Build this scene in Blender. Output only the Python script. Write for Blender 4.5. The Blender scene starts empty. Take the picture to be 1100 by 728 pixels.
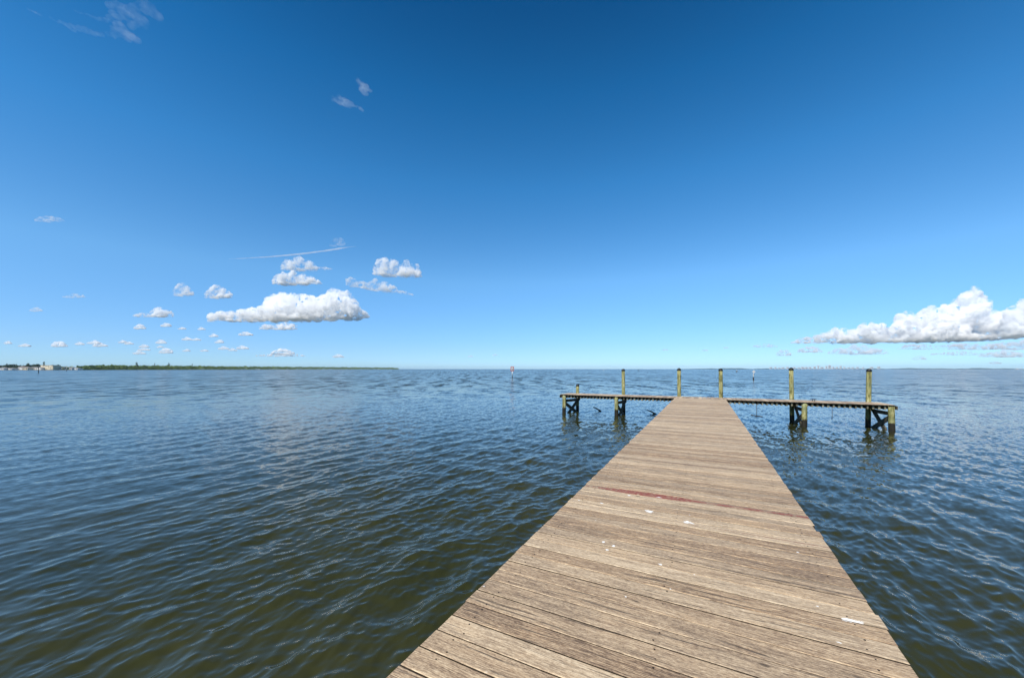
import bpy, bmesh, math, random
import numpy as np
from mathutils import Vector, Matrix

random.seed(7)
R = math.radians
scene = bpy.context.scene
col = scene.collection

# ------------------------------------------------------------------ camera geometry
F = 405.0                 # focal length in pixels of an 1100 px wide picture
CX, HY = 550.0, 396.2     # picture centre column, horizon row
YAW = R(27.07)            # camera looks this far left of the pier's axis (+Y)
EYE = 2.75                # eye height above the water (z = 0)
DECK = 1.17               # top of the pier boards
FW = Vector((-math.sin(YAW), math.cos(YAW), 0))
RT = Vector((math.cos(YAW), math.sin(YAW), 0))

def at(px, py, Z):
    """world point seen at pixel (px, py) at depth Z"""
    return Vector((0, 0, EYE)) + FW * Z + RT * ((px - CX) / F * Z) + Vector((0, 0, (HY - py) / F * Z))

def on_plane(px, py, z):
    return at(px, py, (EYE - z) * F / (py - HY))

# ------------------------------------------------------------------ helpers
def tag(o, label=None, cat=None, group=None, kind=None):
    if label: o['label'] = label
    if cat: o['category'] = cat
    if group: o['group'] = group
    if kind: o['kind'] = kind
    return o

def empty(name, loc, rz=0.0):
    o = bpy.data.objects.new(name, None)
    o.location = loc
    o.rotation_euler = (0, 0, rz)
    o.empty_display_size = .3
    col.objects.link(o)
    return o

class MB:
    """collects boxes, bars, tubes, blobs for ONE mesh object"""
    def __init__(self):
        self.v, self.f, self.m, self.r, self.s = [], [], [], [], []
    def add(self, vs, fs, mat=0, rnd=0.0, smooth=False):
        o = len(self.v)
        self.v += [tuple(p) for p in vs]
        self.r += [rnd] * len(vs)
        for f in fs:
            self.f.append(tuple(i + o for i in f)); self.m.append(mat); self.s.append(smooth)
    def box(self, c, s, mat=0, rnd=0.0, bev=0.0, mx=None, side=None):
        hx, hy, hz = s[0] / 2, s[1] / 2, s[2] / 2
        if bev <= 0:
            vs = [Vector((x, y, z)) for z in (-hz, hz) for x, y in ((-hx, -hy), (hx, -hy), (hx, hy), (-hx, hy))]
            fs = [(3, 2, 1, 0), (4, 5, 6, 7), (0, 1, 5, 4), (1, 2, 6, 5), (2, 3, 7, 6), (3, 0, 4, 7)]
        else:
            b = min(bev, hx * .8, hy * .8, hz * .8)
            def ring(ix, iy, z):
                return [Vector((x, y, z)) for x, y in ((-ix, -iy), (ix, -iy), (ix, iy), (-ix, iy))]
            vs = ring(hx - b, hy - b, -hz) + ring(hx, hy, -hz + b) + ring(hx, hy, hz - b) + ring(hx - b, hy - b, hz)
            fs = [(3, 2, 1, 0), (12, 13, 14, 15)]
            for k in range(3):
                for i in range(4):
                    j = (i + 1) % 4
                    fs.append((4 * k + i, 4 * k + j, 4 * k + 4 + j, 4 * k + 4 + i))
        c = Vector(c)
        vs = [(mx @ p if mx else p) + c for p in vs]
        self.add(vs, fs, mat, rnd)
        if side is not None: self.m[-len(fs):] = [side if (i == 0 or 2 <= i < 10) else mat for i in range(len(fs))]
    def bar(self, a, b, w, h, mat=0, rnd=0.0, bev=0.0, up=Vector((0, 0, 1))):
        a, b = Vector(a), Vector(b)
        d = (b - a); L = d.length; d.normalize()
        side = d.cross(up)
        if side.length < 1e-4: side = d.cross(Vector((1, 0, 0)))
        side.normalize(); u = side.cross(d)
        mx = Matrix((d, side, u)).transposed()
        self.box((a + b) / 2, (L, w, h), mat, rnd, bev, mx)
    def tube(self, pts, rad, n=12, mat=0, rnd=0.0, smooth=True, wob=0.0):
        pts = [Vector(p) for p in pts]
        vs, fs = [], []
        for k, p in enumerate(pts):
            d = (pts[min(k + 1, len(pts) - 1)] - pts[max(k - 1, 0)]).normalized()
            a = d.cross(Vector((0, 1, 0)))
            if a.length < .1: a = d.cross(Vector((1, 0, 0)))
            a.normalize(); b = d.cross(a)
            rr = rad[k] if isinstance(rad, (list, tuple)) else rad
            for i in range(n):
                t = 2 * math.pi * i / n
                w = 1 + wob * math.sin(3 * t + rnd * 20) + wob * .7 * math.sin(5 * t + k * .6 + rnd * 9)
                vs.append(p + (a * math.cos(t) + b * math.sin(t)) * rr * w)
        for k in range(len(pts) - 1):
            for i in range(n):
                j = (i + 1) % n
                fs.append((k * n + i, k * n + j, (k + 1) * n + j, (k + 1) * n + i))
        fs.append(tuple(range(n - 1, -1, -1)))
        fs.append(tuple((len(pts) - 1) * n + i for i in range(n)))
        self.add(vs, fs, mat, rnd, smooth)
    def build(self, name, mats, parent=None):
        me = bpy.data.meshes.new(name)
        me.from_pydata(self.v, [], self.f)
        if not isinstance(mats, (list, tuple)): mats = [mats]
        for m in mats: me.materials.append(m)
        me.polygons.foreach_set('material_index', self.m)
        me.polygons.foreach_set('use_smooth', self.s)
        a = me.attributes.new('rnd', 'FLOAT', 'POINT')
        a.data.foreach_set('value', self.r)
        me.update()
        o = bpy.data.objects.new(name, me)
        col.objects.link(o)
        if parent: o.parent = parent
        return o

# ------------------------------------------------------------------ materials
class NT:
    def __init__(self, name):
        self.mat = bpy.data.materials.new(name); self.mat.use_nodes = True
        self.t = self.mat.node_tree; self.t.nodes.clear()
        self.out = self.t.nodes.new('ShaderNodeOutputMaterial')
    def n(self, typ, **kw):
        nd = self.t.nodes.new(typ)
        for k, v in kw.items(): setattr(nd, k, v)
        return nd
    def put(self, sock, v):
        if hasattr(v, 'is_output'): self.t.links.new(v, sock)
        else:
            if isinstance(v, (tuple, list)) and len(v) == 3 and sock.type == 'RGBA': v = (*v, 1)
            sock.default_value = v
    def math(self, op, a, b=0.0, c=None, clamp=False):
        nd = self.n('ShaderNodeMath', operation=op, use_clamp=clamp)
        self.put(nd.inputs[0], a); self.put(nd.inputs[1], b)
        if c is not None: self.put(nd.inputs[2], c)
        return nd.outputs[0]
    def vmath(self, op, a, b=None):
        nd = self.n('ShaderNodeVectorMath', operation=op)
        self.put(nd.inputs[0], a)
        if b is not None: self.put(nd.inputs[1], b)
        return nd.outputs['Value'] if op in ('LENGTH', 'DISTANCE') else nd.outputs['Vector']
    def comb(self, x, y, z):
        nd = self.n('ShaderNodeCombineXYZ')
        for s, v in zip(nd.inputs, (x, y, z)): self.put(s, v)
        return nd.outputs[0]
    def noise(self, vec, scale=1.0, detail=4.0, rough=.55, dist=0.0):
        nd = self.n('ShaderNodeTexNoise')
        self.put(nd.inputs['Vector'], vec); nd.inputs['Scale'].default_value = scale
        nd.inputs['Detail'].default_value = detail; nd.inputs['Roughness'].default_value = rough
        nd.inputs['Distortion'].default_value = dist
        return nd.outputs['Fac']
    def ramp(self, fac, stops, interp='LINEAR'):
        nd = self.n('ShaderNodeValToRGB'); cr = nd.color_ramp; cr.interpolation = interp
        while len(cr.elements) < len(stops): cr.elements.new(.5)
        for e, (p, c) in zip(cr.elements, stops):
            e.position = p; e.color = (*c, 1) if isinstance(c, (tuple, list)) else (c, c, c, 1)
        self.put(nd.inputs[0], fac)
        return nd.outputs[0]
    def step(self, v, lo, hi):
        nd = self.n('ShaderNodeMapRange', interpolation_type='SMOOTHSTEP')
        self.put(nd.inputs[0], v); self.put(nd.inputs[1], lo); self.put(nd.inputs[2], hi)
        return nd.outputs[0]
    def mix(self, fac, a, b, mode='MIX'):
        nd = self.n('ShaderNodeMix', data_type='RGBA', blend_type=mode)
        self.put(nd.inputs[0], fac); self.put(nd.inputs[6], a); self.put(nd.inputs[7], b)
        return nd.outputs[2]
    def obj(self):
        return self.n('ShaderNodeTexCoord').outputs['Object']
    def attr(self, name='rnd'):
        return self.n('ShaderNodeAttribute', attribute_name=name).outputs['Fac']
    def sep(self, v):
        nd = self.n('ShaderNodeSeparateXYZ'); self.put(nd.inputs[0], v); return nd.outputs
    def bump(self, h, strength=.3, dist=.01, normal=None):
        nd = self.n('ShaderNodeBump'); self.put(nd.inputs['Strength'], strength)
        nd.inputs['Distance'].default_value = dist; self.put(nd.inputs['Height'], h)
        if normal is not None: self.put(nd.inputs['Normal'], normal)
        return nd.outputs[0]
    def surf(self, color, rough=.7, normal=None, spec=.3, ior=None):
        b = self.n('ShaderNodeBsdfPrincipled')
        self.put(b.inputs['Base Color'], color); self.put(b.inputs['Roughness'], rough)
        b.inputs['Specular IOR Level'].default_value = spec
        if ior: b.inputs['IOR'].default_value = ior
        if normal is not None: self.put(b.inputs['Normal'], normal)
        self.t.links.new(b.outputs[0], self.out.inputs['Surface'])
        return self.mat

def mat_plain(name, c, rough=.7, var=.25, scale=3.0, spec=.3):
    k = NT(name)
    f = k.noise(k.obj(), scale, 5, .6)
    c2 = tuple(x * (1 - var) for x in c); c3 = tuple(min(1, x * (1 + var * .6)) for x in c)
    return k.surf(k.ramp(f, [(.3, c2), (.7, c3)]), rough, None, spec)

def mat_boards(name, marks=False, gain=1.0, warmth=.55):
    k = NT(name)
    P = k.obj(); x, y, z = k.sep(P)
    r = k.attr()
    r2 = k.math('FRACT', k.math('MULTIPLY', r, 17.31))
    r3 = k.math('FRACT', k.math('MULTIPLY', r, 57.77))
    off = k.math('MULTIPLY', r, 91.0)
    if marks: lx, ly = x, y          # boards run along X
    else: lx, ly = y, x              # boards run along Y
    # slow wander of the grain so the streaks are not ruler straight
    wand = k.noise(k.comb(k.math('MULTIPLY', lx, .9), off, 0.0), 1.0, 2)
    ly2 = k.math('ADD', ly, k.math('MULTIPLY', wand, .10))
    g1 = k.noise(k.comb(k.math('ADD', k.math('MULTIPLY', lx, 1.3), off), k.math('MULTIPLY', ly2, 38.0), off), 1.0, 7, .68)
    g2 = k.noise(k.comb(k.math('ADD', k.math('MULTIPLY', lx, 7.0), off), k.math('MULTIPLY', ly2, 170.0), off), 1.0, 5, .68)
    pat = k.noise(k.comb(k.math('MULTIPLY', lx, 2.2), k.math('MULTIPLY', ly, 5.5), off), 1.0, 6, .66, .5)
    big = k.noise(k.comb(k.math('MULTIPLY', lx, .55), k.math('MULTIPLY', ly, .8), 3.0), 1.0, 4, .55)
    speck = k.noise(k.comb(k.math('MULTIPLY', lx, 38.0), k.math('MULTIPLY', ly, 120.0), off), 1.0, 4, .75)
    # rings showing as cathedral figure on some of the boards
    wv = k.n('ShaderNodeTexWave', wave_type='BANDS', bands_direction='Y')
    k.put(wv.inputs['Vector'], k.comb(k.math('ADD', k.math('MULTIPLY', lx, 1.4), off), k.math('MULTIPLY', ly2, 16.0), off))
    wv.inputs['Scale'].default_value = 1.6; wv.inputs['Distortion'].default_value = 9.0
    wv.inputs['Detail'].default_value = 4.0; wv.inputs['Detail Scale'].default_value = 1.4; wv.inputs['Detail Roughness'].default_value = .65
    cath = k.math('MULTIPLY', k.math('POWER', wv.outputs['Fac'], 2.0), k.step(r2, .50, .9))
    tone = k.math('ADD', k.math('MULTIPLY', g1, .36), k.math('MULTIPLY', g2, .64))
    tone = k.math('ADD', tone, k.math('MULTIPLY', k.math('SUBTRACT', pat, .5), .18))
    tone = k.math('ADD', tone, k.math('MULTIPLY', k.math('SUBTRACT', r3, .5), .12))
    tone = k.math('SUBTRACT', tone, k.math('MULTIPLY', cath, .13))
    tone = k.math('ADD', tone, k.math('MULTIPLY', k.math('SUBTRACT', big, .5), .10))
    tone = k.math('ADD', tone, k.math('MULTIPLY', k.math('SUBTRACT', speck, .5), .62))
    G = lambda c: tuple(v * gain for v in c)
    grey = k.ramp(tone, [(.26, G((.080, .055, .035))), (.40, G((.226, .160, .102))), (.52, G((.40, .298, .188))), (.68, G((.64, .508, .34)))])
    warm = k.ramp(tone, [(.26, G((.10, .057, .029))), (.40, G((.28, .176, .097))), (.52, G((.455, .316, .182))), (.68, G((.66, .498, .308)))])
    c = k.mix(k.math('MULTIPLY', k.math('ADD', k.step(r2, .35, .95), k.step(pat, .45, .7)), warmth), grey, warm)
    # fine cracks along the grain
    ck = k.noise(k.comb(k.math('ADD', k.math('MULTIPLY', lx, .8), off), k.math('MULTIPLY', ly2, 48.0), off), 1.0, 3, .5)
    crack = k.math('MULTIPLY', k.step(ck, .585, .635), k.step(pat, .42, .58))
    c = k.mix(k.math('MULTIPLY', crack, .75), c, (.045, .03, .02))
    # knots
    kn = k.n('ShaderNodeTexVoronoi'); kn.inputs['Scale'].default_value = 1.0
    k.put(kn.inputs['Vector'], k.comb(k.math('MULTIPLY', lx, 3.0), k.math('MULTIPLY', ly, 6.45), 0.0))
    kd = k.math('ADD', kn.outputs['Distance'], k.math('MULTIPLY', k.math('SUBTRACT', g1, .5), .12))
    kmask = k.math('MULTIPLY', k.math('SUBTRACT', 1.0, k.step(kd, .05, .11)), k.step(k.sep(kn.outputs['Color'])[0], .70, .74))
    c = k.mix(k.math('MULTIPLY', kmask, .75), c, (.055, .036, .022))
    # dark weathered grey stains
    st = k.math('MULTIPLY', k.step(k.noise(k.comb(k.math('MULTIPLY', lx, 1.1), k.math('MULTIPLY', ly, 5.5), k.math('ADD', off, 4.0)), 1.0, 5, .65), .58, .76), .34)
    c = k.mix(st, c, (.105, .09, .078))
    h = k.math('ADD', k.math('MULTIPLY', g1, .6), k.math('MULTIPLY', g2, .4))
    h = k.math('SUBTRACT', h, k.math('MULTIPLY', crack, .6))
    h = k.math('SUBTRACT', h, k.math('MULTIPLY', cath, .35))
    if marks:
        nz = k.noise(P, 22.0, 4, .7)
        nz2 = k.noise(k.comb(k.math('MULTIPLY', lx, 26.0), k.math('MULTIPLY', ly, 95.0), 0.0), 1.0, 5, .75)
        brk = k.noise(k.comb(k.math('MULTIPLY', lx, 3.6), 0.0, 8.0), 1.0, 3, .6)
        # worn red paint along one board and a red line further on
        d = k.math('ABSOLUTE', k.math('SUBTRACT', ly, RED_Y))
        along = k.math('SUBTRACT', k.step(lx, -1.40, -.85), k.math('MULTIPLY', k.step(lx, -.35, -.05), .72))
        wdt = k.math('ADD', .018, k.math('MULTIPLY', along, .085))
        band = k.math('SUBTRACT', 1.0, k.step(d, k.math('MULTIPLY', wdt, .6), wdt))
        red = k.math('MULTIPLY', band, k.step(k.math('ADD', nz2, k.math('ADD', k.math('MULTIPLY', along, .05), k.math('MULTIPLY', k.math('SUBTRACT', brk, .5), .52))), .47, .53))
        c = k.mix(k.math('MULTIPLY', red, .9), c, (.24, .040, .022))
        d = k.math('ABSOLUTE', k.math('SUBTRACT', ly, RED2_Y))
        red = k.math('MULTIPLY', k.math('SUBTRACT', 1.0, k.step(d, .004, .011)), k.step(k.math('ADD', nz2, k.math('MULTIPLY', k.step(lx, -.2, .6), .12)), .52, .62))
        c = k.mix(k.math('MULTIPLY', red, .8), c, (.15, .03, .02))
        # bird lime
        white = None
        for (sx, sy, rx, ry) in SPLATS:
            v = k.vmath('MULTIPLY', k.vmath('SUBTRACT', P, (sx, sy, DECK)), (1 / rx, 1 / ry, 0))
            v = k.math('ADD', k.vmath('LENGTH', v), k.math('MULTIPLY', k.math('SUBTRACT', nz, .5), 3.4))
            m = k.math('SUBTRACT', 1.0, k.step(v, .45, .75))
            white = m if white is None else k.math('MAXIMUM', white, m)
        dots = k.n('ShaderNodeTexVoronoi'); k.put(dots.inputs['Vector'], P); dots.inputs['Scale'].default_value = 7.0
        dm = k.math('MULTIPLY', k.math('SUBTRACT', 1.0, k.step(dots.outputs['Distance'], .03, .075)), k.step(k.sep(dots.outputs['Color'])[0], .80, .84))
        white = k.math('MAXIMUM', white, k.math('MULTIPLY', dm, .7))
        c = k.mix(white, c, (.80, .78, .73))
    nrm = k.bump(h, .55, .006)
    return k.surf(c, .62, nrm, .45)

def mat_piling():
    k = NT('treated_timber')
    P = k.n('ShaderNodeNewGeometry').outputs['Position']; x, y, z = k.sep(P)
    a = k.noise(k.comb(k.math('MULTIPLY', x, 9), k.math('MULTIPLY', y, 9), k.math('MULTIPLY', z, 2.2)), 1.0, 7, .7)
    b = k.noise(P, 3.0, 4, .6)
    c = k.ramp(k.math('ADD', k.math('MULTIPLY', a, .7), k.math('MULTIPLY', b, .3)),
               [(.36, (.05, .05, .022)), (.45, (.18, .175, .065)), (.53, (.36, .335, .135)), (.63, (.62, .59, .37))])
    c = k.mix(k.math('MULTIPLY', k.step(b, .48, .66), .65), c, (.17, .205, .10))
    ck = k.noise(k.comb(k.math('MULTIPLY', x, 24), k.math('MULTIPLY', y, 24), k.math('MULTIPLY', z, .9)), 1.0, 3, .6)
    c = k.mix(k.math('MULTIPLY', k.step(ck, .60, .66), .8), c, (.03, .026, .014))
    # black growth up to the tide mark
    edge = k.math('ADD', .36, k.math('MULTIPLY', k.math('SUBTRACT', k.noise(P, 7.0, 4, .7), .5), .28))
    tide = k.math('SUBTRACT', 1.0, k.step(z, k.math('SUBTRACT', edge, .03), k.math('ADD', edge, .03)))
    c = k.mix(tide, c, k.ramp(a, [(.3, (.008, .008, .006)), (.7, (.035, .032, .022))]))
    return k.surf(c, .8, k.bump(a, .5, .02), .25)

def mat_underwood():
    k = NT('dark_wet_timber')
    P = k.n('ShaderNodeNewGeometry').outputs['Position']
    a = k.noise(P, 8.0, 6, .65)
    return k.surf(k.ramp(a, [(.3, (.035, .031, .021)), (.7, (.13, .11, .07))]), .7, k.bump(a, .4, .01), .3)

# ------------------------------------------------------------------ measured marks on the boards
def dk(px, py):
    p = on_plane(px, py, DECK); return p.x, p.y
RED_Y = 5.01
RED2_Y = 4.245
SPLATS = []
for (px, py, w, h) in ((697, 549, 6.5, 2.2), (738, 560.5, 8, 2.0), (710, 606, 4, 1.6), (915, 666.5, 15, 2.8), (720, 632, 1.8, 1.0), (746, 617, 1.6, 1.0),
                       (676, 532, 2, .8), (708, 534, 5, .9), (648, 582, 2.2, 1.6), (659, 586, 2.2, 1.6), (652, 590, 2, 1.2), (857, 592.5, 2.5, 1.2), (622, 537, 2, 1),
                       (646, 540, 2.5, 1), (878, 651, 2, 1), (902, 690, 4, 1.4), (672, 640, 2.5, 1.5)):
    a, b = dk(px, py); c, _ = dk(px + w, py + w * .15); _, e = dk(px, py + h)
    SPLATS.append((a, b, max(.012, abs(c - a) * .9), max(.007, abs(e - b) * .8)))

M = {}
M['walk'] = mat_boards('weathered_boards', True, 1.12, .50)
M['tee'] = mat_boards('weathered_cross_boards', False, 1.2, .12)
M['pile'] = mat_piling()
M['under'] = mat_underwood()
M['nail'] = mat_plain('rusty_nail', (.03, .02, .014), .7)
M['grime'] = mat_plain('board_edge_grime', (.035, .026, .017), .85, .3, 9)
k_ = NT('joist_timber')
M['joist'] = k_.surf(k_.mix(k_.attr(), (.10, .085, .05), k_.ramp(k_.noise(k_.obj(), 6, 5, .6), [(.3, (.22, .20, .125)), (.7, (.38, .34, .23))])), .8)
M['cap'] = mat_plain('black_plastic', (.012, .012, .013), .45, .2, 8, .4)
M['rope'] = mat_plain('old_rope', (.10, .085, .06), .9)
M['bark'] = mat_plain('wet_bark', (.025, .02, .015), .75)
M['white'] = mat_plain('white_paint', (.78, .78, .76), .5, .08)
M['cream'] = mat_plain('cream_render', (.72, .62, .44), .8, .08, .2)
M['offwhite'] = mat_plain('offwhite_render', (.70, .69, .66), .8, .08, .2)
M['greyroof'] = mat_plain('grey_roof', (.30, .29, .28), .8, .2, .3)
M['redroof'] = mat_plain('tile_roof', (.36, .25, .18), .8, .2, .3)
M['window'] = mat_plain('dark_glass', (.03, .04, .05), .15, .1, .5, .5)
M['signwhite'] = mat_plain('sign_white', (.62, .62, .60), .5, .05)
M['signred'] = mat_plain('sign_red', (.45, .06, .06), .5, .1)
M['signgreen'] = mat_plain('sign_green', (.05, .25, .10), .5, .1)
M['darkpost'] = mat_plain('dark_post', (.03, .026, .02), .8)
M['sand'] = mat_plain('shore_sand', (.35, .31, .22), .9, .2, .05)
M['tower'] = mat_plain('tower_white', (.78, .77, .74), .7, .06, .02)

def mat_leaf(name, dark, light, scale):
    k = NT(name)
    P = k.n('ShaderNodeNewGeometry').outputs['Position']
    f = k.math('ADD', k.math('MULTIPLY', k.noise(P, scale, 3, .6), .6), k.math('MULTIPLY', k.attr(), .4))
    return k.surf(k.ramp(f, [(.3, dark), (.7, light)]), .7, None, .2)
M['leaf'] = mat_leaf('mangrove_leaf', (.065, .12, .022), (.23, .31, .06), .03)
M['darkleaf'] = mat_leaf('dark_leaf', (.014, .030, .010), (.05, .085, .024), .1)
M['farland'] = mat_leaf('far_wood', (.03, .05, .02), (.07, .09, .04), .002)

# ------------------------------------------------------------------ water
def make_water():
    rng = np.random.default_rng(11)
    # rows: spaced roughly half a pixel apart on the picture near, growing with distance
    rows = [.0]
    py = 1500.0
    while py > HY + 1.6:
        rows.append(EYE * F / (py - HY))
        dy = 14.0 if py > 900 else (1.6 if py > 735 else (.62 if py > HY + 25 else .35))
        py -= dy
    r = rows[-1]
    while r < 17500:
        r *= 1.06; rows.append(r)
    rows = np.array(rows)
    base = math.pi / 2 + YAW                       # direction of view
    front = np.linspace(R(-62), R(62), 1500)
    back = np.linspace(R(62), R(298), 90)[1:-1]
    ang = base + np.concatenate([front, back])
    nr, na = len(rows), len(ang)
    RR, AA = np.meshgrid(rows[1:], ang, indexing='ij')
    X = RR * np.cos(AA); Y = RR * np.sin(AA)
    drow = np.gradient(rows)[1:][:, None]
    dcol = RR * (R(124) / 1500)
    Zz = np.zeros_like(X); DX = np.zeros_like(X); DY = np.zeros_like(X)
    # wind chop: many short waves spread about one heading
    head = YAW + R(90 + 52)
    near = RR < 420
    comps = []
    for i in range(96):
        lam = .17 * (2.2 / .17) ** rng.random()
        a = head + rng.normal(0, R(20)) if i % 6 else head - R(75) + rng.normal(0, R(25))
        amp = lam * .0039 * (1.0 if lam < .8 else (.8 / lam) ** 1.0) * rng.uniform(.6, 1.4)
        comps.append((lam, a, amp, rng.random() * 6.283))
    for i in range(46):                              # the small ripples riding on the chop
        lam = .07 * (.24 / .07) ** rng.random()
        comps.append((lam, head + rng.normal(0, R(34)), lam * .0036 * rng.uniform(.6, 1.4), rng.random() * 6.283))
    for lam, a, amp, ph in comps:
        k = 2 * math.pi / lam
        kx, ky = math.cos(a), math.sin(a)
        # what the local spacing can carry, measured across the crests
        sp = np.maximum(drow * np.abs(np.cos(AA - a)), dcol * np.abs(np.sin(AA - a)))
        w = np.clip((lam / np.maximum(sp, 1e-6) - 2.6) / 2.5, 0, 1)
        t = k * (kx * X + ky * Y) + ph
        Zz += amp * w * np.sin(t)
        c = amp * w * np.cos(t) * .6
        DX += kx * c; DY += ky * c
    # groups of higher and lower waves
    g = .75 + .35 * np.sin(X * .21 + Y * .13 + 1.0) * np.sin(X * -.09 + Y * .17 + .4)
    Zz *= g; DX *= g; DY *= g
    X = X + DX; Y = Y + DY
    co = np.empty((1 + X.size, 3), np.float32)
    co[0] = 0
    co[1:, 0] = X.ravel(); co[1:, 1] = Y.ravel(); co[1:, 2] = Zz.ravel()
    m = nr - 1
    i = np.arange(m - 1)[:, None] * na; j = np.arange(na)[None, :]; jn = (j + 1) % na
    q = np.stack([1 + i + j, 1 + i + na + j, 1 + i + na + jn, 1 + i + jn], -1).reshape(-1, 4)
    tri = np.stack([np.zeros(na, int), 1 + np.arange(na), 1 + (np.arange(na) + 1) % na], -1)
    loops = np.concatenate([q.ravel(), tri.ravel()]).astype(np.int32)
    starts = np.concatenate([np.arange(len(q)) * 4, len(q) * 4 + np.arange(na) * 3]).astype(np.int32)
    me = bpy.data.meshes.new('sea_water')
    me.vertices.add(len(co)); me.vertices.foreach_set('co', co.ravel())
    me.loops.add(len(loops)); me.loops.foreach_set('vertex_index', loops)
    me.polygons.add(len(starts)); me.polygons.foreach_set('loop_start', starts)
    me.polygons.foreach_set('use_smooth', np.ones(len(starts), bool))
    me.update(calc_edges=True); me.validate()
    k = NT('bay_water')
    P = k.obj(); x, y, z = k.sep(P)
    ca, sa = math.cos(head), math.sin(head)
    u = k.math('ADD', k.math('MULTIPLY', x, ca), k.math('MULTIPLY', y, sa))
    v = k.math('ADD', k.math('MULTIPLY', x, -sa), k.math('MULTIPLY', y, ca))
    rad = k.vmath('LENGTH', P)
    gust = k.noise(k.comb(k.math('MULTIPLY', u, .012), k.math('MULTIPLY', v, .006), 0.0), 1.0, 4, .6)
    def slopes(su, sv, seed):
        nd = k.n('ShaderNodeTexNoise'); nd.inputs['Scale'].default_value = 1.0; nd.inputs['Detail'].default_value = 3.0; nd.inputs['Roughness'].default_value = .55
        k.put(nd.inputs['Vector'], k.comb(k.math('MULTIPLY', u, su), k.math('MULTIPLY', v, sv), seed))
        c = k.vmath('SUBTRACT', nd.outputs['Color'], (.5, .5, .5))
        return k.vmath('MULTIPLY', c, (1, 1, 0))
    def scaled(vec, f):
        nd = k.n('ShaderNodeVectorMath', operation='SCALE'); k.put(nd.inputs[0], vec); k.put(nd.inputs['Scale'], f); return nd.outputs[0]
    gs = k.math('ADD', .55, k.math('MULTIPLY', gust, .9))
    near = k.step(rad, 3.0, 25.0)
    far = k.step(rad, 14.0, 70.0)
    vfar = k.step(rad, 60.0, 400.0)
    hf = YAW + R(90 + 8)
    ax, ay = math.cos(hf), math.sin(hf)
    p_al = k.math('ADD', k.math('MULTIPLY', x, ax), k.math('MULTIPLY', y, ay))
    p_ac = k.math('SUBTRACT', k.math('MULTIPLY', y, ax), k.math('MULTIPLY', x, ay))
    def long_(sa, sc_, seed):
        nd = k.n('ShaderNodeTexNoise'); nd.inputs['Scale'].default_value = 1.0; nd.inputs['Detail'].default_value = 2.0
        k.put(nd.inputs['Vector'], k.comb(k.math('MULTIPLY', p_al, sa), k.math('MULTIPLY', p_ac, sc_), seed))
        return k.vmath('MULTIPLY', k.vmath('SUBTRACT', nd.outputs['Color'], (.5, .5, .5)), (1, 1, 0))
    # wavelets too small for the mesh: tilt of the surface itself, so that far water keeps its slopes
    w1 = k.vmath('ADD', scaled(slopes(9.0, 4.5, 0.0), k.math('MULTIPLY', gs, k.math('ADD', .15, k.math('MULTIPLY', near, .30)))), scaled(slopes(22.0, 11.0, 5.0), k.math('MULTIPLY', gs, k.math('MULTIPLY', near, .16))))
    w2 = scaled(slopes(3.2, 1.3, 7.0), k.math('MULTIPLY', gs, k.math('MULTIPLY', far, 1.0)))
    w3 = k.vmath('ADD', scaled(slopes(.62, .50, 3.0), k.math('MULTIPLY', gs, k.math('MULTIPLY', k.step(rad, 22.0, 70.0), 1.35))), scaled(long_(.10, .50, 9.0), k.math('MULTIPLY', gs, k.math('MULTIPLY', k.step(rad, 28.0, 90.0), 1.35))))
    w3 = k.vmath('ADD', w3, scaled(long_(.018, .14, 4.0), k.math('MULTIPLY', gs, k.math('MULTIPLY', k.step(rad, 110.0, 450.0), 1.1))))
    geo = k.n('ShaderNodeNewGeometry').outputs['Normal']
    # the open bay's waves run in from the mouth: little tilt across that heading
    wf = k.vmath('ADD', w2, w3)
    hf = YAW + R(90 + 8)
    ax, ay = math.cos(hf), math.sin(hf)
    fx, fy, _ = k.sep(wf)
    al = k.math('ADD', k.math('MULTIPLY', fx, ax), k.math('MULTIPLY', fy, ay))
    ac = k.math('MULTIPLY', k.math('SUBTRACT', k.math('MULTIPLY', fy, ax), k.math('MULTIPLY', fx, ay)), .30)
    wf = k.comb(k.math('SUBTRACT', k.math('MULTIPLY', al, ax), k.math('MULTIPLY', ac, ay)), k.math('ADD', k.math('MULTIPLY', al, ay), k.math('MULTIPLY', ac, ax)), 0.0)
    b3 = k.vmath('NORMALIZE', k.vmath('ADD', k.vmath('ADD', geo, w1), wf))
    murk = k.noise(P, .35, 3, .5)
    c = k.ramp(murk, [(.3, (.026, .029, .0085)), (.7, (.037, .038, .0115))])
    rough = k.math('ADD', .055, k.math('MULTIPLY', k.step(rad, 8.0, 90.0), .105))
    me.materials.append(k.surf(c, rough, b3, .5, 1.36))
    o = bpy.data.objects.new('sea_water', me); col.objects.link(o)
    return tag(o, kind='structure')
make_water()

# ------------------------------------------------------------------ the pier
SL, SR = -1.455, .985                   # side edges of the walkway
TL, TR = -8.03, 7.47                    # ends of the cross platform
TF, TB = 22.30, 23.88                   # its front and back edge
pier = tag(empty('pier', (0, 0, 0)), 'long grey timber pier of cross boards ending in a T platform on pilings', 'pier')

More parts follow.
